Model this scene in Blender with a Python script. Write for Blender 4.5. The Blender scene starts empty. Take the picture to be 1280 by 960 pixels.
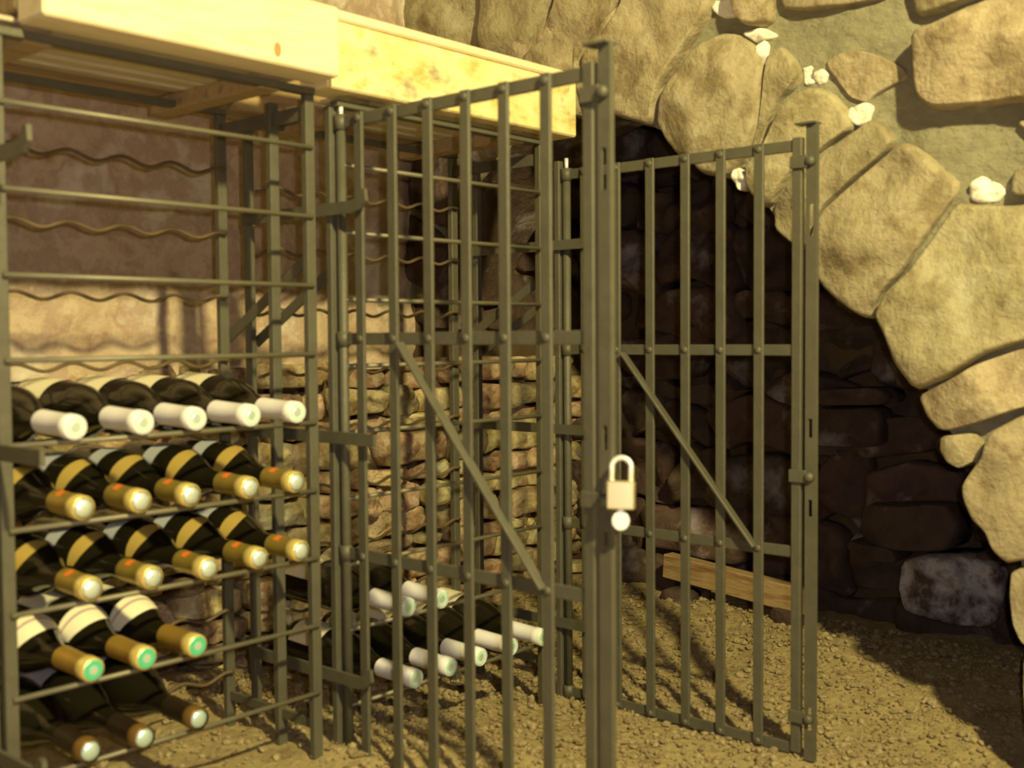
import bpy, bmesh, math, random
import numpy as np
from mathutils import Vector, Matrix, noise
random.seed(7); rng = np.random.default_rng(7)
S = bpy.context.scene
COL = S.collection
# ------------------------------------------------------------------ camera
CAM = Vector((-1.0575, -1.3255, 0.6195)); YAW, PITCH, ROLL, FPX = 0.8476, -0.0418, -0.007, 1423.1
FW = Vector((math.sin(YAW)*math.cos(PITCH), math.cos(YAW)*math.cos(PITCH), math.sin(PITCH)))
R0 = Vector((math.cos(YAW), -math.sin(YAW), 0)); U0 = R0.cross(FW)
RT = math.cos(ROLL)*R0 + math.sin(ROLL)*U0; UP = -math.sin(ROLL)*R0 + math.cos(ROLL)*U0
cd = bpy.data.cameras.new('camera'); cam = bpy.data.objects.new('camera', cd); COL.objects.link(cam)
M = Matrix((RT, UP, -FW)).transposed().to_4x4(); M.translation = CAM; cam.matrix_world = M
cd.sensor_width = 36; cd.lens = 36*FPX/1280; cd.clip_start = .02
cd.dof.use_dof = True; cd.dof.focus_distance = 2.9; cd.dof.aperture_fstop = 4.6
S.camera = cam
# ------------------------------------------------------------------ world, lights, exposure
w = bpy.data.worlds.new('cellar_air'); S.world = w; w.use_nodes = True
w.node_tree.nodes['Background'].inputs[0].default_value = (1, .66, .28, 1)
w.node_tree.nodes['Background'].inputs[1].default_value = .035
def point(name, loc, energy, color, r):
    l = bpy.data.lights.new(name, 'POINT'); l.energy = energy; l.color = color; l.shadow_soft_size = r
    o = bpy.data.objects.new(name, l); o.location = loc; COL.objects.link(o); return o
point('cellar_bulb', (-.66, -2.0, 1.87), 400, (1, .85, .36), .05)
point('camera_flash', CAM + RT*.035 + UP*.03, 24, (1, .86, .80), .009)
S.view_settings.view_transform = 'Standard'; S.view_settings.look = 'None'
S.view_settings.exposure = 0; S.view_settings.gamma = 1; S.view_settings.use_curve_mapping = False

def ray(x, y): return FW + RT*((x-640)/FPX) + UP*((480-y)/FPX)
def onX(x, y, v): d = ray(x, y); return CAM + d*((v-CAM.x)/d.x)
def onY(x, y, v): d = ray(x, y); return CAM + d*((v-CAM.y)/d.y)
def onZ(x, y, v): d = ray(x, y); return CAM + d*((v-CAM.z)/d.z)

# ------------------------------------------------------------------ materials
def mat(name, base, rough=.7, metal=0., var=None, scale=8., detail=5., bump=0., bscale=40., rand=0., spots=None, spot_scale=6., spot_lim=(.6, .7), stretch=None, spec=.5, coat=0.):
    m = bpy.data.materials.new(name); m.use_nodes = True
    nt = m.node_tree; N = nt.nodes; L = nt.links; b = N['Principled BSDF']
    b.inputs['Base Color'].default_value = (*base, 1); b.inputs['Roughness'].default_value = rough
    b.inputs['Metallic'].default_value = metal; b.inputs['Specular IOR Level'].default_value = spec
    b.inputs['Coat Weight'].default_value = coat
    tc = N.new('ShaderNodeTexCoord'); oi = N.new('ShaderNodeObjectInfo')
    add = N.new('ShaderNodeVectorMath'); add.operation = 'ADD'
    rv = N.new('ShaderNodeMath'); rv.operation = 'MULTIPLY'; rv.inputs[1].default_value = 37.
    L.new(oi.outputs['Random'], rv.inputs[0]); L.new(tc.outputs['Object'], add.inputs[0]); L.new(rv.outputs[0], add.inputs[1])
    vec = add.outputs[0]
    if stretch:
        mp = N.new('ShaderNodeMapping'); mp.inputs['Scale'].default_value = stretch; L.new(vec, mp.inputs[0]); vec = mp.outputs[0]
    col = None
    if var:
        n = N.new('ShaderNodeTexNoise'); n.inputs['Scale'].default_value = scale; n.inputs['Detail'].default_value = detail; n.inputs['Roughness'].default_value = .65
        L.new(vec, n.inputs['Vector']); r = N.new('ShaderNodeValToRGB'); cr = r.color_ramp
        cs = [base]+list(var); 
        while len(cr.elements) < len(cs): cr.elements.new(.5)
        for i, c in enumerate(cs):
            cr.elements[i].position = .3+.4*i/max(1, len(cs)-1); cr.elements[i].color = (*c, 1)
        L.new(n.outputs['Fac'], r.inputs[0]); col = r.outputs[0]
    if spots and col:
        n2 = N.new('ShaderNodeTexNoise'); n2.inputs['Scale'].default_value = spot_scale; n2.inputs['Detail'].default_value = 6; n2.inputs['Roughness'].default_value = .6
        L.new(vec, n2.inputs['Vector']); mr = N.new('ShaderNodeMapRange'); mr.inputs[1].default_value = spot_lim[0]; mr.inputs[2].default_value = spot_lim[1]
        L.new(n2.outputs['Fac'], mr.inputs[0]); mx = N.new('ShaderNodeMix'); mx.data_type = 'RGBA'
        L.new(mr.outputs[0], mx.inputs['Factor']); L.new(col, mx.inputs['A']); mx.inputs['B'].default_value = (*spots, 1); col = mx.outputs['Result']
    if col and rand:
        hs = N.new('ShaderNodeHueSaturation'); mr = N.new('ShaderNodeMapRange'); mr.inputs[3].default_value = 1-rand; mr.inputs[4].default_value = 1+rand
        L.new(oi.outputs['Random'], mr.inputs[0]); L.new(mr.outputs[0], hs.inputs['Value'])
        m2 = N.new('ShaderNodeMath'); m2.operation = 'MULTIPLY'; m2.inputs[1].default_value = 7.31; m3 = N.new('ShaderNodeMath'); m3.operation = 'FRACT'
        L.new(oi.outputs['Random'], m2.inputs[0]); L.new(m2.outputs[0], m3.inputs[0])
        mh = N.new('ShaderNodeMapRange'); mh.inputs[3].default_value = .5-rand*.10; mh.inputs[4].default_value = .5+rand*.06
        L.new(m3.outputs[0], mh.inputs[0]); L.new(mh.outputs[0], hs.inputs['Hue']); L.new(col, hs.inputs['Color']); col = hs.outputs[0]
    if col: L.new(col, b.inputs['Base Color'])
    if bump:
        n3 = N.new('ShaderNodeTexNoise'); n3.inputs['Scale'].default_value = bscale; n3.inputs['Detail'].default_value = 8; n3.inputs['Roughness'].default_value = .65
        L.new(vec, n3.inputs['Vector']); bp = N.new('ShaderNodeBump'); bp.inputs['Strength'].default_value = bump; bp.inputs['Distance'].default_value = .012
        L.new(n3.outputs['Fac'], bp.inputs['Height']); L.new(bp.outputs[0], b.inputs['Normal'])
    return m
STEEL = mat('olive_steel', (.094, .089, .066), .55, .2, [(.122, .116, .088)], 25, bump=.15, bscale=120)
WIRE = mat('dark_wire', (.17, .16, .12), .5, .4, [(.22, .20, .14)], 30)
RUST = mat('rusty_wire', (.10, .07, .04), .7, .2, [(.16, .11, .06)], 30)
PINE = mat('pine', (.80, .66, .40), .6, 0, [(.87, .76, .52), (.76, .58, .31)], 5, bump=.1, bscale=30, stretch=(1, 9, 9))
PINE2 = mat('stained_pine', (.52, .38, .10), .6, 0, [(.80, .66, .30), (.84, .74, .45), (.60, .44, .13)], 16, detail=7, bump=.15, bscale=40, spots=(.36, .32, .18), spot_scale=20, spot_lim=(.54, .66), stretch=(.7, 1, 1.3))
OLDWOOD = mat('old_wood', (.30, .21, .11), .75, 0, [(.40, .29, .15), (.24, .15, .08)], 6, bump=.25, bscale=40, stretch=(1, 10, 10))
SLATW = mat('slat_wood', (.46, .40, .26), .7, 0, [(.54, .47, .31), (.38, .32, .20)], 6, bump=.2, bscale=40, stretch=(1, 10, 10))
PLANKW = mat('plank_wood', (.30, .19, .09), .75, 0, [(.40, .28, .14), (.20, .10, .045)], 6, bump=.3, bscale=30, stretch=(9, 1, 9))
PLASTER = mat('plaster', (.27, .155, .105), .9, 0, [(.50, .36, .26), (.60, .48, .35), (.42, .28, .21), (.54, .40, .28), (.30, .18, .125)], 7, detail=7, bump=.7, bscale=22, spots=(.72, .65, .56), spot_scale=7, spot_lim=(.51, .66))
MORTAR = mat('mortar', (.20, .185, .12), .95, 0, [(.29, .275, .19), (.235, .22, .15), (.33, .31, .22)], 9, detail=8, bump=1.0, bscale=20, stretch=(1, 1, 1.6))
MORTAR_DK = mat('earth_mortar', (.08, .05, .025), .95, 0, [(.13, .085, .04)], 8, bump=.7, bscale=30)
STONE = mat('sandstone', (.17, .13, .07), .9, 0, [(.33, .275, .165), (.42, .36, .235), (.26, .21, .12), (.375, .315, .195)], 11, detail=12, bump=1.0, bscale=24, rand=.14, spots=(.50, .46, .35), spot_scale=8, spot_lim=(.58, .74))
RUBBLE = mat('rubble_stone', (.24, .14, .06), .9, 0, [(.42, .31, .16), (.54, .46, .29), (.34, .21, .10), (.46, .36, .20)], 20, detail=8, bump=.9, bscale=40, rand=.40, spots=(.74, .70, .56), spot_scale=14, spot_lim=(.60, .72))
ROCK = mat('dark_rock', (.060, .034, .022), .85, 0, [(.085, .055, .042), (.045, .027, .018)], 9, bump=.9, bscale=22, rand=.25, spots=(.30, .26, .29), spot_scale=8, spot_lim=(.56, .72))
CALC = mat('calcite_rock', (.07, .045, .04), .8, 0, [(.10, .07, .065), (.50, .48, .54), (.08, .055, .05)], 9, bump=.9, bscale=26)
LIME = mat('white_lime', (.86, .82, .72), .9, 0, [(.93, .9, .83)], 20, bump=.5, bscale=60)
SAND = mat('sandy_floor', (.24, .18, .085), .95, 0, [(.42, .33, .165), (.30, .225, .11)], 14, bump=.8, bscale=60)
GRAV = mat('gravel', (.15, .105, .05), .9, 0, [(.38, .31, .18), (.22, .16, .08), (.32, .26, .155)], 45, bump=.3, bscale=80)
GLASS = mat('dark_bottle_glass', (.012, .010, .005), .12, 0, spec=.5)
WCAP = mat('white_capsule', (.88, .87, .93), .4)
GCAP = mat('gold_capsule', (.40, .29, .055), .38, .5, [(.46, .34, .08)], 30)
GRIM = mat('bright_gold_rim', (.92, .74, .26), .30, .5)
GCAP2 = mat('amber_capsule', (.46, .28, .05), .38, .5, [(.52, .33, .07)], 30)
DCAP = mat('dark_capsule', (.030, .020, .012), .4, .2)
AMBER = mat('amber_rim', (.20, .11, .03), .4, .3)
MINT = mat('mint_foil', (.62, .95, .80), .35, .1)
ICE = mat('ice_foil', (.84, .98, 1.0), .30, .6)
GREEN = mat('green_foil', (.10, .58, .36), .35, .1)
BLUEF = mat('blue_white_foil', (.72, .95, 1.0), .3, .6)
CREAM = mat('cream_label', (.80, .75, .55), .7)
SILVER = mat('silver_label', (.56, .60, .66), .45, .2)
GOLDL = mat('gold_label', (.50, .36, .09), .5, .2)
PALE = mat('pale_label', (.86, .82, .62), .7)
PINK = mat('mauve_stripe', (.50, .36, .34), .7)
SEAL = mat('orange_seal', (.75, .20, .03), .5)
BRASS = mat('brass', (.97, .86, .52), .33, .85)
CHROME = mat('chrome', (.97, .97, .97), .36, .45)

# ------------------------------------------------------------------ mesh helpers
class MB:
    def __init__(s): s.v = []; s.f = []
    def add(s, v, f):
        o = len(s.v); s.v += [Vector(p) for p in v]; s.f += [tuple(i+o for i in q) for q in f]; return s
    def box(s, a, b):
        (x0, y0, z0), (x1, y1, z1) = a, b
        return s.add([(x0,y0,z0),(x1,y0,z0),(x1,y1,z0),(x0,y1,z0),(x0,y0,z1),(x1,y0,z1),(x1,y1,z1),(x0,y1,z1)],
                     [(0,3,2,1),(4,5,6,7),(0,1,5,4),(1,2,6,5),(2,3,7,6),(3,0,4,7)])
    def bar(s, p, q, w, t, up=(0, 0, 1)):
        p, q = Vector(p), Vector(q); d = (q-p).normalized(); a = d.cross(Vector(up))
        if a.length < 1e-4: a = d.cross(Vector((1, 0, 0)))
        a.normalize(); b = d.cross(a); V = []
        for c in (p, q):
            for i, j in ((-1,-1),(1,-1),(1,1),(-1,1)): V.append(c+a*(i*w/2)+b*(j*t/2))
        return s.add(V, [(0,3,2,1),(4,5,6,7),(0,1,5,4),(1,2,6,5),(2,3,7,6),(3,0,4,7)])
    def tube(s, pts, r, n=8):
        pts = [Vector(p) for p in pts]; V = []; F = []
        for i, p in enumerate(pts):
            d = (pts[min(i+1, len(pts)-1)]-pts[max(i-1, 0)]).normalized()
            a = d.cross(Vector((0, 0, 1)))
            if a.length < .05: a = d.cross(Vector((1, 0, 0)))
            a.normalize(); b = d.cross(a); rr = r[i] if isinstance(r, (list, tuple)) else r
            for k in range(n): V.append(p+(a*math.cos(2*math.pi*k/n)+b*math.sin(2*math.pi*k/n))*rr)
        for i in range(len(pts)-1):
            for k in range(n): F.append((i*n+k, i*n+(k+1) % n, (i+1)*n+(k+1) % n, (i+1)*n+k))
        F.append(tuple(range(n))[::-1]); F.append(tuple(range((len(pts)-1)*n, len(pts)*n)))
        return s.add(V, F)
    def lathe(s, prof, n=24, a0=0, a1=2*math.pi, cap=True):   # axis +Y, prof = [(y, r)]
        full = abs(a1-a0-2*math.pi) < 1e-6; m = n if full else n+1; V = []; F = []
        for y, r in prof:
            for k in range(m):
                a = a0+(a1-a0)*k/n; V.append((r*math.sin(a), y, r*math.cos(a)))
        for i in range(len(prof)-1):
            for k in range(n):
                k2 = (k+1) % m; F.append((i*m+k, i*m+k2, (i+1)*m+k2, (i+1)*m+k))
        if full and cap: F.append(tuple(range(m))[::-1]); F.append(tuple(range((len(prof)-1)*m, len(prof)*m)))
        return s.add(V, F)
    def build(s, name, m, parent=None, loc=None, smooth=False, bevel=0.):
        base = Vector(loc) if loc is not None else Vector((0, 0, 0))
        off = base.copy()
        if parent is not None:
            p = parent
            while p is not None: off += p.location; p = p.parent
        me = bpy.data.meshes.new(name); me.from_pydata([tuple(v-off) for v in s.v], [], s.f); me.materials.append(m)
        bm = bmesh.new(); bm.from_mesh(me)
        bmesh.ops.recalc_face_normals(bm, faces=bm.faces)
        if bevel: bmesh.ops.bevel(bm, geom=bm.edges[:], offset=bevel, segments=1, affect='EDGES')
        bm.to_mesh(me); bm.free()
        if smooth: me.polygons.foreach_set('use_smooth', [True]*len(me.polygons))
        o = bpy.data.objects.new(name, me); COL.objects.link(o); o.location = base
        if parent is not None: o.parent = parent
        return o
def tag(o, label, cat, group=None):
    o['label'] = label; o['category'] = cat
    if group: o['group'] = group
    return o
def thing(name, loc, label, cat, group=None):
    o = bpy.data.objects.new(name, None); o.empty_display_size = .05; COL.objects.link(o); o.location = loc
    return tag(o, label, cat, group)
def struct(o): o['kind'] = 'structure'; return o
def copy_tree(o, parent=None):
    c = o.copy(); COL.objects.link(c); c.parent = parent
    for ch in list(o.children): copy_tree(ch, c)
    return c
def sm(a, b, x): t = max(0., min(1., (x-a)/(b-a))); return t*t*(3-2*t)
def fbm(p, s, o=4): return noise.fractal(Vector(p)*s, .6, 2.1, o)

# ------------------------------------------------------------------ floor
def fz(x, y):
    z = -.055*max(sm(.02, .5, x), sm(-.02, -.35, y))+.045*sm(.78, 1.12, x)
    return z + .008*fbm((x, y, 0), 5, 3) - .004
def grid(name, m, fn, nu, nv, smooth=True):
    b = MB(); V = [fn(i/nu, j/nv) for j in range(nv+1) for i in range(nu+1)]
    F = [(j*(nu+1)+i, j*(nu+1)+i+1, (j+1)*(nu+1)+i+1, (j+1)*(nu+1)+i) for j in range(nv) for i in range(nu)]
    return b.add(V, F).build(name, m, None, None, smooth)
def floor_pt(u, v):
    x = -1.6+3.2*u; y = -2.6+3.3*v
    return (x, y, fz(x, y)+.004*fbm((x, y, 3), 28, 3))
struct(grid('floor', SAND, floor_pt, 210, 210))

# ------------------------------------------------------------------ stones
def resample(poly, n):
    p = [Vector(q) for q in poly]
    for _ in range(1):                                   # corner cutting
        r = []
        for i in range(len(p)):
            a, b = p[i], p[(i+1) % len(p)]; r += [a*.87+b*.13, a*.13+b*.87]
        p = r
    L = [0]
    for i in range(len(p)): L.append(L[-1]+(p[(i+1) % len(p)]-p[i]).length)
    out = []; j = 0
    for k in range(n):
        t = L[-1]*k/n
        while L[j+1] < t: j += 1
        f = (t-L[j])/max(1e-9, L[j+1]-L[j]); out.append(p[j].lerp(p[(j+1) % len(p)], f))
    return out
def stone(name, poly, to_world, m, parent, back=.05, proud=.02, bulge=.012, rough=.008, n=30, rings=(.985, .955, .92, .87, .81, .75, .69, .63, .57, .51, .45, .39, .33, .27, .21, .15, .09), shrink=.985, seed=0, fscale=11, soft=.07):
    pts = resample(poly, n); c = sum(pts, Vector((0, 0)))/n; V = []; F = []; rm = max((q-c).length for q in pts)
    def P(s, h):
        for q in pts:
            d = c+(q-c)*s*shrink; nz = fbm((d.x*1.0+seed*3.1, d.y, seed), fscale, 2)
            e = fbm((d.x+9, d.y+seed, 2), 26, 3)*.035*(q-c).length*2
            d2 = c+(d-c)*(1+e*.9)
            V.append(to_world(d2.x, d2.y, h+(bulge*(1-((d-c).length/rm)**2) if s < .99 else 0)+nz*rough*min(1., (1.02-s)/.08 if s < 1 else .3)))
    P(1, -back); P(1, proud*.25)
    for s in rings: P(s, proud*(1-max(0, (s-1+soft)/soft)**2*.6))
    k = len(V)//n
    for i in range(k-1):
        for j in range(n): F.append((i*n+j, i*n+(j+1) % n, (i+1)*n+(j+1) % n, (i+1)*n+j))
    V.append(to_world(c.x, c.y, proud+bulge+fbm((c.x+seed*3.1, c.y, seed), fscale, 2)*rough)); e = len(V)-1
    for j in range(n): F.append(((k-1)*n+j, (k-1)*n+(j+1) % n, e))
    F.append(tuple(range(n)))
    return MB().add(V, F).build(name, m, parent, to_world(c.x, c.y, 0), True)

# ------------------------------------------------------------------ arch wall (the wall on the right, plane x = AX)
AX = .75
EDGE = [(770,150),(815,172),(860,195),(925,235),(960,285),(1000,315),(1050,375),(1090,402),(1115,460),(1145,495),(1170,545),(1205,590),(1225,650),(1262,710),(1280,800)]
E2 = [(p.y, p.z) for p in (onX(x, y, AX) for x, y in EDGE)]
arch_in = [(-.775, -.12)] + [(y-.012, z+.014) for y, z in reversed(E2)] + [(.12, 1.08), (.24, 1.05), (.36, .96), (.46, .84), (.545, .70)]
outer = [(.66, .70), (.66, 1.9), (-2.4, 1.9), (-2.4, -.12)]
wb = MB(); poly = arch_in+outer; n = len(poly)
X0, X1 = AX+.014, 1.02
wb.add([(X0, y, z) for y, z in poly]+[(X1, y, z) for y, z in poly],
       [tuple(range(n)), tuple(range(n, 2*n))[::-1]]+[(i, (i+1) % n, (i+1) % n+n, i+n) for i in range(n)])
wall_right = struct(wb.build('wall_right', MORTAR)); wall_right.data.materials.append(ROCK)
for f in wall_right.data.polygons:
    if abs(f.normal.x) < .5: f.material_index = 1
def inside(y, z, P):
    r = False
    for i in range(len(P)):
        (a, b), (c, d) = P[i], P[i-1]
        if (b > z) != (d > z) and y < (c-a)*(z-b)/(d-b)+a: r = not r
    return r
def mortar_face():
    NU, NV = 150, 110; V = []; K = []
    hole = [(y, z) for y, z in arch_in]+[(.66, .70), (.9, .70), (.9, -.2), (-.775, -.2)]
    for j in range(NV+1):
        for i in range(NU+1):
            y = -1.9+2.55*i/NU; z = -.1+1.9*j/NV
            V.append((AX+.011-.011*fbm((y, z, 5), 7, 4)-.004*fbm((y, z*2, 9), 25, 3), y, z)); K.append(inside(y, z, hole))
    F = [q for q in ((j*(NU+1)+i, j*(NU+1)+i+1, (j+1)*(NU+1)+i+1, (j+1)*(NU+1)+i) for j in range(NV) for i in range(NU)) if not any(K[k] for k in q)]
    MB().add(V, F).build('mortar_face', MORTAR, wall_right, None, True)
mortar_face()
aw = lambda u, v, h: Vector((AX+.012-h, u, v))
def px_stone(name, pxs, m=STONE, **k):
    P = [onX(x, y, AX-.01) for x, y in pxs]
    return stone(name, [(p.y, p.z) for p in P], aw, m, wall_right, **k)
ST = [
 ([(602,-70),(700,-70),(696,-5),(660,60),(636,74),(598,66),(600,20)], {}),
 ([(706,-70),(796,-70),(776,6),(722,70),(716,150),(668,120),(645,82),(664,62),(700,0)], {}),
 ([(800,-70),(908,-70),(888,8),(872,32),(838,85),(824,108),(811,158),(790,152),(770,146),(726,128),(724,76),(776,16)], dict(bulge=.02)),
 ([(817,150),(825,122),(838,98),(874,52),(900,39),(920,40),(940,54),(948,70),(952,88),(948,150),(925,205),(900,222),(876,218),(862,197),(845,194),(829,174)], dict(bulge=.025)),
 ([(956,84),(960,60),(974,55),(989,72),(1001,93),(990,110),(972,126),(958,150),(945,178),(930,198),(948,150),(953,110)], dict(proud=.014)),
 ([(955,174),(975,137),(1000,115),(1020,107),(1038,115),(1057,138),(1064,158),(1040,174),(1014,194),(985,221),(961,255),(948,259),(929,234),(927,208),(945,196)], {}),
 ([(1066,164),(1084,146),(1105,156),(1119,176),(1060,226),(1026,258),(1001,313),(985,306),(963,287),(962,260),(990,226),(1020,198)], dict(proud=.014)),
 ([(1122,179),(1136,177),(1160,194),(1182,214),(1200,228),(1192,245),(1170,275),(1130,334),(1096,370),(1088,400),(1070,396),(1048,380),(1026,360),(1004,318),(1024,267),(1062,231)], dict(proud=.022)),
 ([(1196,250),(1230,257),(1300,252),(1345,290),(1345,415),(1280,427),(1230,443),(1180,476),(1142,490),(1118,460),(1104,420),(1092,396),(1101,373),(1136,340),(1176,280)], dict(proud=.028)),
 ([(1142,496),(1192,472),(1222,454),(1280,434),(1345,424),(1345,500),(1280,509),(1225,529),(1172,541),(1153,519)], {}),
 ([(1172,546),(1215,541),(1227,558),(1218,576),(1196,587),(1181,579),(1171,563)], dict(proud=.012)),
 ([(1238,538),(1280,516),(1345,506),(1345,700),(1278,702),(1257,706),(1240,690),(1232,666),(1214,650),(1205,626),(1203,606),(1216,586),(1229,570)], dict(proud=.028)),
 ([(1263,711),(1345,705),(1345,860),(1300,822),(1276,802),(1265,780),(1261,742)], dict(proud=.024)),
 ([(1278,812),(1300,828),(1350,866),(1350,1010),(1296,985),(1283,900)], {}),
 ([(1025,76),(1044,64),(1065,60),(1095,67),(1128,84),(1130,96),(1110,105),(1086,118),(1077,127),(1057,120),(1042,100)], dict(proud=.006, bulge=.006)),
 ([(1142,42),(1180,32),(1225,10),(1280,-15),(1380,-40),(1380,132),(1280,126),(1220,133),(1165,138),(1148,125),(1142,90)], dict(proud=.045, bulge=.01)),
 ([(922,-60),(960,-60),(962,25),(946,32),(926,30),(918,0)], {}),
 ([(968,-70),(1160,-70),(1110,-6),(1050,8),(1000,13),(972,8)], dict(proud=.012)),
 ([(1180,-120),(1380,-140),(1380,-52),(1290,-34),(1225,-8),(1172,14),(1140,20),(1135,-20)], {}),
 ([(1262,212),(1310,190),(1380,200),(1380,262),(1310,246),(1262,244)], dict(proud=.012)),
 ([(1260,150),(1330,146),(1390,160),(1390,192),(1320,182)], dict(proud=.004)),
]
for i, (p, k) in enumerate(ST):
    k = dict(dict(back=.05, proud=.02, bulge=.014, rough=.020, seed=i+1, n=72, shrink=.994, fscale=7, soft=.055), **k); px_stone('stone', p, **k)
for i, (x, y, a, b) in enumerate([(903,8,21,11),(943,41,14,8),(948,64,6,14),(1007,92,9,10),(1021,95,8,8),(1070,142,13,13),(1226,239,24,16),(1273,236,10,8),(919,222,6,11)]):
    px_stone('lime_patch', [(x+a*math.cos(t)*random.uniform(.8, 1.7), y+b*math.sin(t)*random.uniform(.8, 1.6)) for t in [j*math.pi/5 for j in range(10)]], LIME, back=.02, proud=.007, bulge=.004, rough=.010, n=24, fscale=40, rings=(.95, .7, .35), seed=50+i)
# wall stones further out, above and beside the frame
for i, (y0, y1, z0, z1) in enumerate([(-1.15,-.86,.0,.3),(-1.1,-.84,.34,.62),(-1.2,-.9,.66,.95),(-1.25,-1.0,1.0,1.3),(-.9,-.55,1.3,1.6),(-.5,-.1,1.33,1.62),(-1.6,-1.2,.05,.45),(-1.62,-1.25,.5,.85),(-1.7,-1.3,.9,1.25)]):
    stone('stone', [(y0, z0), (y1, z0+.02), (y1-.02, z1), (y0+.02, z1-.03)], aw, STONE, wall_right, seed=80+i, rough=.02, n=32)
# left limb of the arch; shade under the timber put into darker lower stones
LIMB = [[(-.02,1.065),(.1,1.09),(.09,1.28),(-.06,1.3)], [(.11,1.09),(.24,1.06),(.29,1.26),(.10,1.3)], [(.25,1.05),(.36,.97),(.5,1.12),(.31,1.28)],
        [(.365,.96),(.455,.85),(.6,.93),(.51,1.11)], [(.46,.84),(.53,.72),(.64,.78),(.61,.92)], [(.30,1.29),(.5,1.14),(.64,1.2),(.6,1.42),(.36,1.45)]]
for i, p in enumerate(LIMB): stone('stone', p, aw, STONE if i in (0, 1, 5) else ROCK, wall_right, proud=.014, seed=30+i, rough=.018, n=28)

# ------------------------------------------------------------------ back wall (plane y = BY)
BY = .55
def back_pt(u, v):
    x = -1.3+2.06*u; z = .55+1.38*v
    d = .016*fbm((x, 0, z), 5, 4)+.006*fbm((x, 4, z), 18, 3)
    d += -.02*sm(.70, .76, x)
    return (x, BY+.012-d, z)
wall_back = struct(grid('wall_back', PLASTER, back_pt, 110, 90))
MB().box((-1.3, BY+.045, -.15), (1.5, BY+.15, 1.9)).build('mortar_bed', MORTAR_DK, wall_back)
bw = lambda u, v, h: Vector((u, BY+.035-h, v))
z = -.07; row = 0; random.seed(11)
while z < .55:
    h = random.choice([.032, .04, .05, .062, .075]) if z < .45 else random.choice([.06, .075]); h = min(h, .60-z) if .60-z > .02 else .03
    x = -.62+random.uniform(-.05, 0)
    while x < 1.36:
        wd = random.choice([.04, .06, .08, .11, .15, .18])*(1.1 if h > .055 else .85)
        j = lambda s=.014: random.uniform(-s, s)
        q = [(x+j(), z+j(.010)), (x+wd*.5, z+j(.010)), (x+wd+j(), z+j(.010)), (x+wd+j(), z+h+j(.010)), (x+wd*.45, z+h+j(.012)), (x+j(), z+h+j(.010))]
        stone('stone', q, bw, RUBBLE, wall_back, back=.03, proud=random.uniform(.006, .05), bulge=.006, rough=.022, n=18, rings=(.96, .8, .5, .2), shrink=.94, fscale=20, seed=random.random()*50)
        x += wd
    z += h; row += 1
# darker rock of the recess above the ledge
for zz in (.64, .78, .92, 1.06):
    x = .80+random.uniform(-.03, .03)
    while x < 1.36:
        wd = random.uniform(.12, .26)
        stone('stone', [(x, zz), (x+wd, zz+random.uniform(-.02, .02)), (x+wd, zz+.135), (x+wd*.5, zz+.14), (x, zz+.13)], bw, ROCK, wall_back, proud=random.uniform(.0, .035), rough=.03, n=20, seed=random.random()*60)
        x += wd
# ------------------------------------------------------------------ recess behind the arch: far wall, side, ceiling
FX = 1.36
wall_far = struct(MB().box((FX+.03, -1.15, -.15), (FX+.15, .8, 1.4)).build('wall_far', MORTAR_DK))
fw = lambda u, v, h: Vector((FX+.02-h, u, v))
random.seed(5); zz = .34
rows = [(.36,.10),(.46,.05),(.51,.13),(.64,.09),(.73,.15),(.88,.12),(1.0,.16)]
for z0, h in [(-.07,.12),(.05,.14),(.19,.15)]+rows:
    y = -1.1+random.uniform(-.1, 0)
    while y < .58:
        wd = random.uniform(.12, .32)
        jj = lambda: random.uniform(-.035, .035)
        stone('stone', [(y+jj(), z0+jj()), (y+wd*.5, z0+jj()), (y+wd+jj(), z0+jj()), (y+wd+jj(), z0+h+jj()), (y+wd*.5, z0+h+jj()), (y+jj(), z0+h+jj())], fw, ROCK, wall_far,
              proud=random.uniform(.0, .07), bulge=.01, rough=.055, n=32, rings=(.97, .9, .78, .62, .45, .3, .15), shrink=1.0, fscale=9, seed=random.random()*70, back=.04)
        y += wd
def far_stone(pxs, m, x, **k):
    P = [onX(a, b, x) for a, b in pxs]
    stone('stone', [(p.y, p.z) for p in P], lambda u, v, h: Vector((x-h, u, v)), m, wall_far, **dict(dict(back=FX+.05-x, proud=.03, bulge=.02, rough=.03, n=40), **k))
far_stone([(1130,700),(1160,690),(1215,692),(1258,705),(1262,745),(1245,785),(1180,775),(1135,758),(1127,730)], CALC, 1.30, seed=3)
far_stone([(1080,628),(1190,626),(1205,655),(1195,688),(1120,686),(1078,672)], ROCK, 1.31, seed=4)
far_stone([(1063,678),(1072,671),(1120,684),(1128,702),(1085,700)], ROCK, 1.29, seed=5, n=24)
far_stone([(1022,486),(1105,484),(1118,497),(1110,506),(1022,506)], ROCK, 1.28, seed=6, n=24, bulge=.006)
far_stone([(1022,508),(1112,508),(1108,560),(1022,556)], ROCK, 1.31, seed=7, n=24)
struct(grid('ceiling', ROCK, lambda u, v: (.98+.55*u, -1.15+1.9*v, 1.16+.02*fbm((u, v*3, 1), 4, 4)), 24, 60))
struct(grid('wall_front', ROCK, lambda u, v: (1.0+.5*u, -1.02+.03*fbm((u, v*2, 8), 5, 4), -.15+1.4*v), 24, 40))

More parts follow.
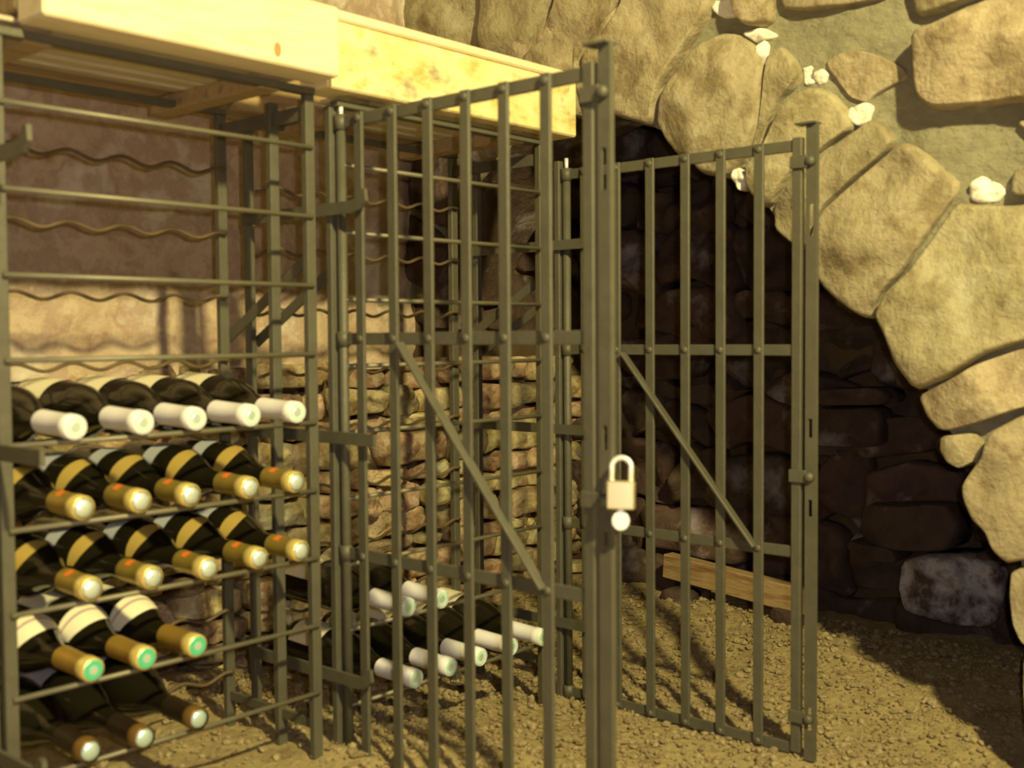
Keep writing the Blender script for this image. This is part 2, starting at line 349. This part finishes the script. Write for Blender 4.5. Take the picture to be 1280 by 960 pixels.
# ------------------------------------------------------------------ gravel
def gravel():
    ico = bmesh.new(); bmesh.ops.create_icosphere(ico, subdivisions=1, radius=1)
    bv = np.array([v.co[:] for v in ico.verts]); bf = np.array([[v.index for v in f.verts] for f in ico.faces]); ico.free()
    V = []; F = []; o = 0; N = 22000; cnt = 0
    while cnt < N:
        x = rng.uniform(-.55, 1.28); y = rng.uniform(-1.15, .5)
        if x < .02 and y > -.05 and rng.random() < .7: continue
        if .72 < x < 1.04 and y < -.74: continue
        r = .0020+.0065*rng.random()**4.5
        sc = np.array([r*rng.uniform(.8, 1.4), r*rng.uniform(.8, 1.3), r*rng.uniform(.5, .9)])
        a = rng.uniform(0, 6.28); R = np.array([[math.cos(a), -math.sin(a), 0], [math.sin(a), math.cos(a), 0], [0, 0, 1]])
        v = (bv*rng.uniform(.8, 1.15, (len(bv), 1))*sc)@R.T + np.array([x, y, fz(x, y)+r*.25+.002])
        V.append(v); F.append(bf+o); o += len(bv); cnt += 1
    me = bpy.data.meshes.new('gravel'); me.from_pydata(np.concatenate(V).tolist(), [], np.concatenate(F).tolist()); me.materials.append(GRAV)
    g = bpy.data.objects.new('gravel', me); COL.objects.link(g); g['kind'] = 'stuff'
    tag(g, 'yellow-brown gravel scattered over the sandy cellar floor', 'gravel')
gravel()

# ------------------------------------------------------------------ wine racks
D = .22; PW = .016
def levels(dz): return [.8953+dz-.1*k for k in range(9)]
def make_rack(x0, x1, dz, lev, label, mids, sides=2):
    r = thing('wine_rack', ((x0+x1)/2, D/2, fz((x0+x1)/2, .05)), label, 'wine rack'); top = .972+dz*.5
    for x in (x0, x1)[2-sides:]:
        for y in (0, D)+((mids,) if x == x1 else ()):
            MB().box((x-PW/2, y-.005, fz(x, y)-.012), (x+PW/2, y+.007, top)).build('post', STEEL, r, bevel=.001)
        MB().box((x-.004, .007, top-.035), (x+.004, D-.005, top-.015)).build('side_rail', STEEL, r)
        MB().bar((x+.009, .02, .735+dz), (x+.009, D, .62+dz), .004, .018).build('brace', STEEL, r, bevel=.001)
        MB().bar((x, .0, .045+dz), (x, D, .045+dz), .006, .014).build('side_rail', STEEL, r)
    MB().box((x0-.008, -.008, top), (x1+.008, .010, top+.010)).build('top_rail', STEEL, r, bevel=.001)
    MB().box((x0-.008, D-.008, top), (x1+.008, D+.010, top+.010)).build('top_rail', STEEL, r, bevel=.001)
    for z in lev:
        MB().tube([(x0, -.008, z), (x1, -.008, z)], .0035, 8).build('front_wire', WIRE, r, smooth=True)
        P = []; nW = 60; pitch = .0827; xs = x1-.053
        for i in range(nW+1):
            x = x0+(x1-x0)*i/nW; P.append((x, D-.012, z-.0145-.0055*math.cos(2*math.pi*(x-xs)/pitch)))
        MB().tube(P, .003, 6).build('wavy_wire', RUST, r, smooth=True)
    return r
L1 = levels(0); L2 = levels(-.019); L2[8] = .0605
make_rack(-.455, 0, 0, L1, 'olive steel wire wine rack holding gold- and white-capped bottles, no gate before it', .085)
make_rack(.058, .525, -.019, L2, 'olive steel wire wine rack behind the padlocked gate with two low bottle rows', .085, 1)
def make_frame(x, dz, label, top=.965, boff=-.011, ext=0):
    r = thing('gate_frame', (x, D/2, fz(x, .1)), label, 'gate frame')
    for y in (.012, D): MB().box((x-.007, y-.006, fz(x, y)-.012), (x+.007, y+.006, top+dz)).build('post', STEEL, r, bevel=.001)
    MB().bar((x+.011, .02, .725+dz), (x+.011, D, .612+dz), .004, .018).build('brace', STEEL, r, bevel=.001)
    for i, (z, ye, hook) in enumerate(((.810, -.07, 1), (.470, -.09, 0), (.108, -.07, 1))):
        z += dz; ye -= ext; b = MB(); prof = [(D, z), (.1, z), (ye+.02, z)]
        if hook: prof += [(ye+.008, z+.003), (ye-.001, z+.010), (ye-.002, z+.024)]
        else: prof += [(ye, z)]
        V = []; F = []
        for k, (y, zc) in enumerate(prof):
            a = Vector(prof[min(k+1, len(prof)-1)])-Vector(prof[max(k-1, 0)]); a.normalize(); hw = .009 if k < len(prof)-1 or not hook else .005
            for sx in (-.003, .003):
                for s2 in (-hw, hw): V.append((x+boff+sx, y+a.y*s2*(1 if a.y else 0), zc-a.x*s2))
        for k in range(len(prof)-1):
            o = 4*k
            F += [(o, o+1, o+5, o+4), (o+2, o+6, o+7, o+3), (o, o+4, o+6, o+2), (o+1, o+3, o+7, o+5)]
        o = 4*(len(prof)-1); F += [(0, 2, 3, 1), (o, o+1, o+3, o+2)]
        b.add(V, F).build('hook_bar' if hook else 'tie_bar', STEEL, r)
    return r
make_frame(-.472, .02, 'olive steel side frame with upturned hook bars at the ungated rack', boff=.004, ext=.03)
make_frame(.052, 0, 'olive steel hinge frame with hook bars carrying the padlocked gate')
make_frame(.592, -.023, 'olive steel hinge frame carrying the gate before the stone arch')

# ------------------------------------------------------------------ timber and slatted shelf over the racks
def beam(name, a, b, m, label):
    bb = MB().box(a, b).build(name, m, None, ((a[0]+b[0])/2, (a[1]+b[1])/2, a[2]), bevel=.003); return tag(bb, label, 'timber')
beam('timber_beam', (-.428, -.066, .988), (.006, -.002, 1.086), PINE, 'clean pale pine beam lying along the top of the ungated rack')
beam('timber_beam', (.008, -.036, .980), (.586, .03, 1.078), PINE2, 'stained yellow pine beam lying over the rack behind the padlocked gate')
beam('timber_board', (.010, -.040, 1.0785), (.590, .034, 1.093), PINE, 'thin pine board capping the stained yellow beam')
beam('timber_beam', (-.428, 0, 1.006), (-.37, .23, 1.086), OLDWOOD, 'short brown timber running back from the clean pine beam')
for a, b, m, l in (((-.45, .2155, .9955), (.028, .29, 1.15), OLDWOOD, 'unseen brown timber added behind the shelf of the clean pine beam to shade the wall'), ((.03, .2155, .9855), (.586, .29, 1.15), OLDWOOD, 'unseen brown timber added behind the shelf of the stained yellow beam to shade the wall')):
    beam('timber_beam', a, b, m, l)  # unseen timbers added to keep bulb light off the upper back wall
kp = onY(347, 62, -.0662)
V = [(kp.x+.006*math.cos(t), -.0664, kp.z+.010*math.sin(t)) for t in [math.pi*k/8 for k in range(16)]]
MB().add(V, [tuple(range(16))]).build('knot', mat('knot_wood', (.42, .24, .09), .7), bpy.data.objects['timber_beam'])
def shelf(x0, x1, z, label):
    r = thing('slatted_shelf', ((x0+x1)/2, D/2, z), label, 'shelf')
    for i in range(5):
        y = .012+i*.044; MB().box((x0, y, z+.010), (x1, y+.027, z+.016)).build('slat', SLATW, r, bevel=.001)
    for x in (x0+.03, x1-.075):
        MB().box((x, -.0, z-.014), (x+.035, D+.065, z+.010)).build('batten', OLDWOOD, r, bevel=.001)
    return r
shelf(-.45, -.008, .984, 'slatted wooden shelf lying behind the clean pine beam')
shelf(.09, .52, .974, 'slatted wooden shelf lying behind the stained yellow beam')

# ------------------------------------------------------------------ gates
def make_gate(x, label):
    G = .4709; zt, zm, zl, zb = .9394, .6174, .2949, -.0235
    r = thing('rack_gate', (x, 0, -.03), label, 'gate')
    MB().tube([(x, -.004, zb-.006), (x, -.004, zt-.004)], .0075, 12).build('hinge_stile', STEEL, r, smooth=True)
    for z in (zt, zm, zl, zb): MB().tube([(x, -.004, z-.011), (x, -.004, z+.011)], .0105, 12).build('hinge_knuckle', STEEL, r, smooth=True)
    MB().tube([(x, -.004, zt+.005), (x, -.004, zt+.030)], .0035, 8).build('hinge_pin', CHROME, r, smooth=True)
    MB().box((x-.006, -G-.008, zb-.004), (x+.006, -G+.008, zt+.012)).build('lock_stile', STEEL, r, bevel=.001)
    bars = [-.050, -.121, -.193, -.265, -.334, -.405]
    riv = bmesh.new(); bmesh.ops.create_icosphere(riv, subdivisions=2, radius=.0062); bmesh.ops.scale(riv, vec=(.6, 1, 1), verts=riv.verts)
    rm = bpy.data.meshes.new('rivet'); riv.to_mesh(rm); riv.free(); rm.materials.append(STEEL); rm.polygons.foreach_set('use_smooth', [True]*len(rm.polygons))
    for z in (zt, zm, zl, zb):
        ra = MB().box((x-.0025, -G+.008, z-.009), (x+.0025, -.004, z+.009)).build('rail', STEEL, r, bevel=.0008)
        for y in bars:
            o = bpy.data.objects.new('rivet', rm); COL.objects.link(o); o.parent = ra; o.location = (-.0085, y, z+.03)
    for y in bars: MB().box((x-.0085, y-.0085, zb-.005), (x-.0027, y+.0085, zt+.009)).build('bar', STEEL, r, bevel=.001)
    MB().bar((x-.012, -.138, .612), (x-.012, -.402, .297), .005, .016, (1, 0, 0)).build('diagonal_brace', STEEL, r, bevel=.001)
    # slotted lock bar
    b = MB(); y0, y1 = -G-.034, -G-.016; x0, x1 = x-.006, x-.002; z0, z1 = zb-.012, zt+.030; s0, s1 = (y0+y1)/2-.0035, (y0+y1)/2+.0035
    b.box((x0, s1, z0), (x1, y1, z1)); b.box((x0, y0, z0), (x1, s0, z1)); za = z0
    for a, c in ((.012, .05), (.355, .382), (.480, .510), (.795, .846)):
        b.box((x0, s0, za), (x1, s1, a)); za = c
    b.box((x0, s0, za), (x1, s1, z1)); b.box((x1, y0, z0), (x+.003, y0+.004, z1))
    b.box((x-.014, y0, z1), (x+.010, y1+.016, z1+.003))
    b.build('lock_bar', STEEL, r)
    for z in (.912, .418, .032):
        c = MB().box((x-.011, y1-.004, z-.010), (x-.0065, -G+.010, z+.010)).build('clip', STEEL, r, bevel=.001)
        MB().tube([(x-.0065, (y0+y1)/2, z), (x-.013, (y0+y1)/2, z), (x-.016, (y0+y1)/2, z)], [.0085, .0075, .004], 12).build('knob', STEEL, c, smooth=True)
    return r
g1 = make_gate(.0585, 'open olive steel bar gate whose lock bar carries the brass padlock')
g2 = copy_tree(g1); g2.location = (.5954, 0, -.03-.0229); g2['label'] = 'open olive steel bar gate standing right before the stone arch'

# ------------------------------------------------------------------ padlock and key
def padlock():
    c = onX(776, 600, .040); th = math.radians(8); cdv = Vector((CAM.x-c.x, CAM.y-c.y, 0)).normalized(); rt = Vector((R0.x, R0.y, 0))
    nf = cdv*math.cos(th)-rt*math.sin(th); sx = Vector((nf.y, -nf.x, 0)); ph = math.radians(6); zv = Vector((0, 0, 1))*math.cos(ph)-nf*math.sin(ph); nf = nf*math.cos(ph)+Vector((0, 0, 1))*math.sin(ph)
    if sx.dot(rt) < 0: sx = -sx
    zc = onX(776, 619, .040).z; base = Vector((c.x, c.y, zc-.017))
    r = thing('padlock', base, 'small brass padlock with steel shackle hanging on the gate lock bar', 'padlock')
    Q = lambda a, b, z: base+sx*a+nf*b+zv*z
    W, T, H = .0165, .0075, .034; b = MB(); V = []
    for z in (0, H):
        for i, j in ((-1,-1),(1,-1),(1,1),(-1,1)): V.append(Q(W*i, T*j, z))
    b.add(V, [(0,3,2,1),(4,5,6,7),(0,1,5,4),(1,2,6,5),(2,3,7,6),(3,0,4,7)]).build('body', BRASS, r, bevel=.0018)
    P = [Q(-.0115, 0, H-.006), Q(-.0115, 0, H+.014)]+[Q(-.0115*math.cos(t), 0, H+.016+.0115*math.sin(t)) for t in [math.pi*k/12 for k in range(0, 13)]]+[Q(.0115, 0, H+.014), Q(.0115, 0, H-.006)]
    MB().tube(P, .0032, 10).build('shackle', CHROME, r, smooth=True)
    k = thing('key', Q(0, 0, -.018), 'round-headed steel key stuck in the underside of the brass padlock', 'key')
    V = []; n = 24
    for s in (-1, 1):
        for i in range(n): t = 2*math.pi*i/n; V.append(Q(.0105*math.cos(t), s*.0012, -.0135+.0115*math.sin(t)))
    MB().add(V, [tuple(range(n)), tuple(range(n, 2*n))]+[(i, (i+1) % n, (i+1) % n+n, i+n) for i in range(n)]).build('bow', CHROME, k, bevel=.0004)
    V = []
    for z in (-.004, .006):
        for i, j in ((-1,-1),(1,-1),(1,1),(-1,1)): V.append(Q(.003*i, .001*j, z))
    MB().add(V, [(0,3,2,1),(4,5,6,7),(0,1,5,4),(1,2,6,5),(2,3,7,6),(3,0,4,7)]).build('blade', CHROME, k)
padlock()

# ------------------------------------------------------------------ bottles (tip at the local origin, lying along +y)
def prof_r(y):
    K = [(0, .0152), (.014, .0152), (.0155, .0138), (.085, .0145), (.105, .0195), (.13, .030), (.155, .0385), (.18, .0408), (.285, .0408), (.294, .038), (.297, .030)]
    for (a, ra), (b, rb) in zip(K, K[1:]):
        if a <= y <= b: t = (y-a)/(b-a); return ra+(rb-ra)*t
    return K[-1][1]
def band(y0, y1, half, name, m, parent, off=.0007, crescent=0., mid=0.):
    n, k = 22, 6; V = []; F = []
    for i in range(k+1):
        for j in range(n+1):
            a = mid+half*(2*j/n-1); sh = crescent*(a-mid)**2
            wy = (y1-y0)*(1-(.55 if crescent else 0)*abs(2*j/n-1)**2)
            y = y0+sh+wy*i/k; r = prof_r(min(.296, y))+off; V.append((r*math.sin(a), y, r*math.cos(a)))
    F = [(i*(n+1)+j, i*(n+1)+j+1, (i+1)*(n+1)+j+1, (i+1)*(n+1)+j) for i in range(k) for j in range(n)]
    return MB().add(V, F).build(name, m, parent, smooth=True)
def make_bottle(kind, label, group):
    r = thing('wine_bottle', (0, 0, 0), label, 'wine bottle', group)
    ys = [.012, .0155, .03, .06, .085, .095, .105, .118, .13, .142, .155, .168, .18, .22, .26, .285, .290, .294, .297]
    MB().lathe([(y, prof_r(y)-.0004) for y in ys]+[(.28, .012)], 28).build('glass', GLASS, r, smooth=True)
    cl = {'white': .082, 'gold': .066, 'green': .074, 'dark': .07}[kind]
    cm = {'white': WCAP, 'gold': GCAP, 'green': GCAP2, 'dark': DCAP}[kind]
    lip = .018
    cap = MB().lathe([(lip if kind in ('gold', 'green') else .0, .0150), (.016, .0152), (.018, .0146), (cl*.6, .0146), (cl, .0150)][(1 if kind in ('gold', 'green') else 0):], 24, cap=False).build('capsule', cm, r, smooth=True)
    MB().lathe([(.0, .0128), (.0012, .0152), (.0165, .0156), (.0185, .0149)], 24, cap=False).build('capsule_rim', {'white': WCAP, 'gold': GRIM, 'green': GRIM, 'dark': AMBER}[kind], cap, smooth=True)
    dome = [(.0175*(1-math.cos(a))-.0045, .0175*math.sin(a)) for a in [.02+k*.1 for k in range(8)]]
    MB().lathe((dome if kind in ('gold', 'dark') else [(-.0006, .0118), (.0004, .0130)])+[(.006, .0130)], 24).build('foil_disc', {'white': MINT, 'gold': ICE, 'green': GREEN, 'dark': BLUEF}[kind], cap, smooth=kind in ('gold', 'dark'))
    if kind == 'white':
        MB().lathe([(-.0010, .0060), (-.0002, .0072), (.003, .0072)], 20).build('foil_centre', ICE, cap)
        band(.198, .275, 1.25, 'label', CREAM, r)
    if kind == 'gold':
        band(.040, .052, .42, 'seal', SEAL, cap, .0012, mid=-.4)
        band(.127, .149, 1.0, 'shoulder_label', GOLDL, r, crescent=.013, mid=-.65); band(.184, .216, 1.2, 'label', SILVER, r, mid=-.2)
    if kind == 'green':
        MB().lathe([(-.0010, .0055), (-.0002, .0062), (.003, .0062)], 20).build('foil_centre', mat_grey, cap)
        s = band(.118, .158, 1.35, 'shoulder_label', PALE, r, crescent=.010, mid=-.25); band(.141, .146, 1.1, 'stripe', PINK, s, .0012, crescent=.006, mid=-.25)
        band(.206, .28, 1.35, 'label', CREAM, r)
    if kind == 'dark': band(.21, .28, 1.0, 'label', SILVER, r)
    return r
mat_grey = mat('grey_foil', (.45, .58, .48), .4, .1)
ORD = ['nearest', 'second from', 'third from', 'fourth from', 'fifth from']
def place(proto, spots, end='the hinge frame'):
    base = proto['label']
    for i, (x, z) in enumerate(spots):
        o = proto if i == 0 else copy_tree(proto)
        o['label'] = base+', '+ORD[len(spots)-1-i]+' '+end
        o.location = (x, -.030+random.uniform(-.006, .006), z); o.rotation_euler = (math.radians(2.3), 0, random.uniform(-.02, .02))
random.seed(3)
RX = [-.384, -.293, -.214, -.133, -.053]
zz = lambda L, k: L[k]+.0035+.0152+.0005
place(make_bottle('white', 'white-capped bottle with mint foil tip in the ungated rack', 'white-capped bottles in the ungated rack'), [(x, zz(L1, 4)) for x in RX])
place(make_bottle('gold', 'gold-capped bottle in the row under the white-capped ones', 'upper row of gold-capped bottles'), [(x, zz(L1, 5)) for x in (-.371, -.295, -.224, -.131, -.053)])
place(make_bottle('gold', 'gold-capped bottle in the row over the green-tipped ones', 'lower row of gold-capped bottles'), [(x, zz(L1, 6)) for x in (-.365, -.281, -.202, -.116, -.045)])
place(make_bottle('green', 'amber-capped green-tipped bottle with pale shoulder label', 'green-tipped bottles'), [(x, zz(L1, 7)) for x in (-.365, -.295, -.22)])
place(make_bottle('dark', 'dark-capped bottle with bluish tip near the floor', 'dark bottles in the lowest row'), [(x, zz(L1, 8)) for x in (-.37, -.302, -.216)])
place(make_bottle('white', 'white-capped bottle in the row of two behind the padlocked gate', 'upper row of white-capped bottles behind the gate'), [(x, zz(L2, 7)) for x in (.163, .236)], 'the stone arch')
place(make_bottle('white', 'white-capped bottle in the row of five behind the padlocked gate', 'lowest row of white-capped bottles behind the gate'), [(x, zz(L2, 8)) for x in (.174, .255, .329, .411, .492)], 'the stone arch')

# ------------------------------------------------------------------ plank on the recess floor
z0 = fz(1.22, 0)
P0 = onZ(822, 742, z0+.02); P1 = onZ(1060, 800, z0+.02)
pl = MB().bar((1.255, .215, z0+.075), (1.215, -.175, z0+.050), .035, .058).build('wooden_plank', PLANKW, None, (1.24, .0, z0), bevel=.002)
tag(pl, 'weathered brown plank lying on the gravel against the dark recess wall', 'plank')
for y in (.16, -.13):
    st = stone('rough_stone', [(y-.04, z0-.01), (y+.04, z0-.01), (y+.035, z0+.03), (y-.035, z0+.028)], lambda u, v, h: Vector((1.21-h, u, v)), ROCK, None, back=.05, proud=.012, n=18)
    tag(st, 'small dark stone under the weathered plank, '+('nearer the rack wall' if y > 0 else 'nearer the arch foot'), 'stone', 'stones under the plank')
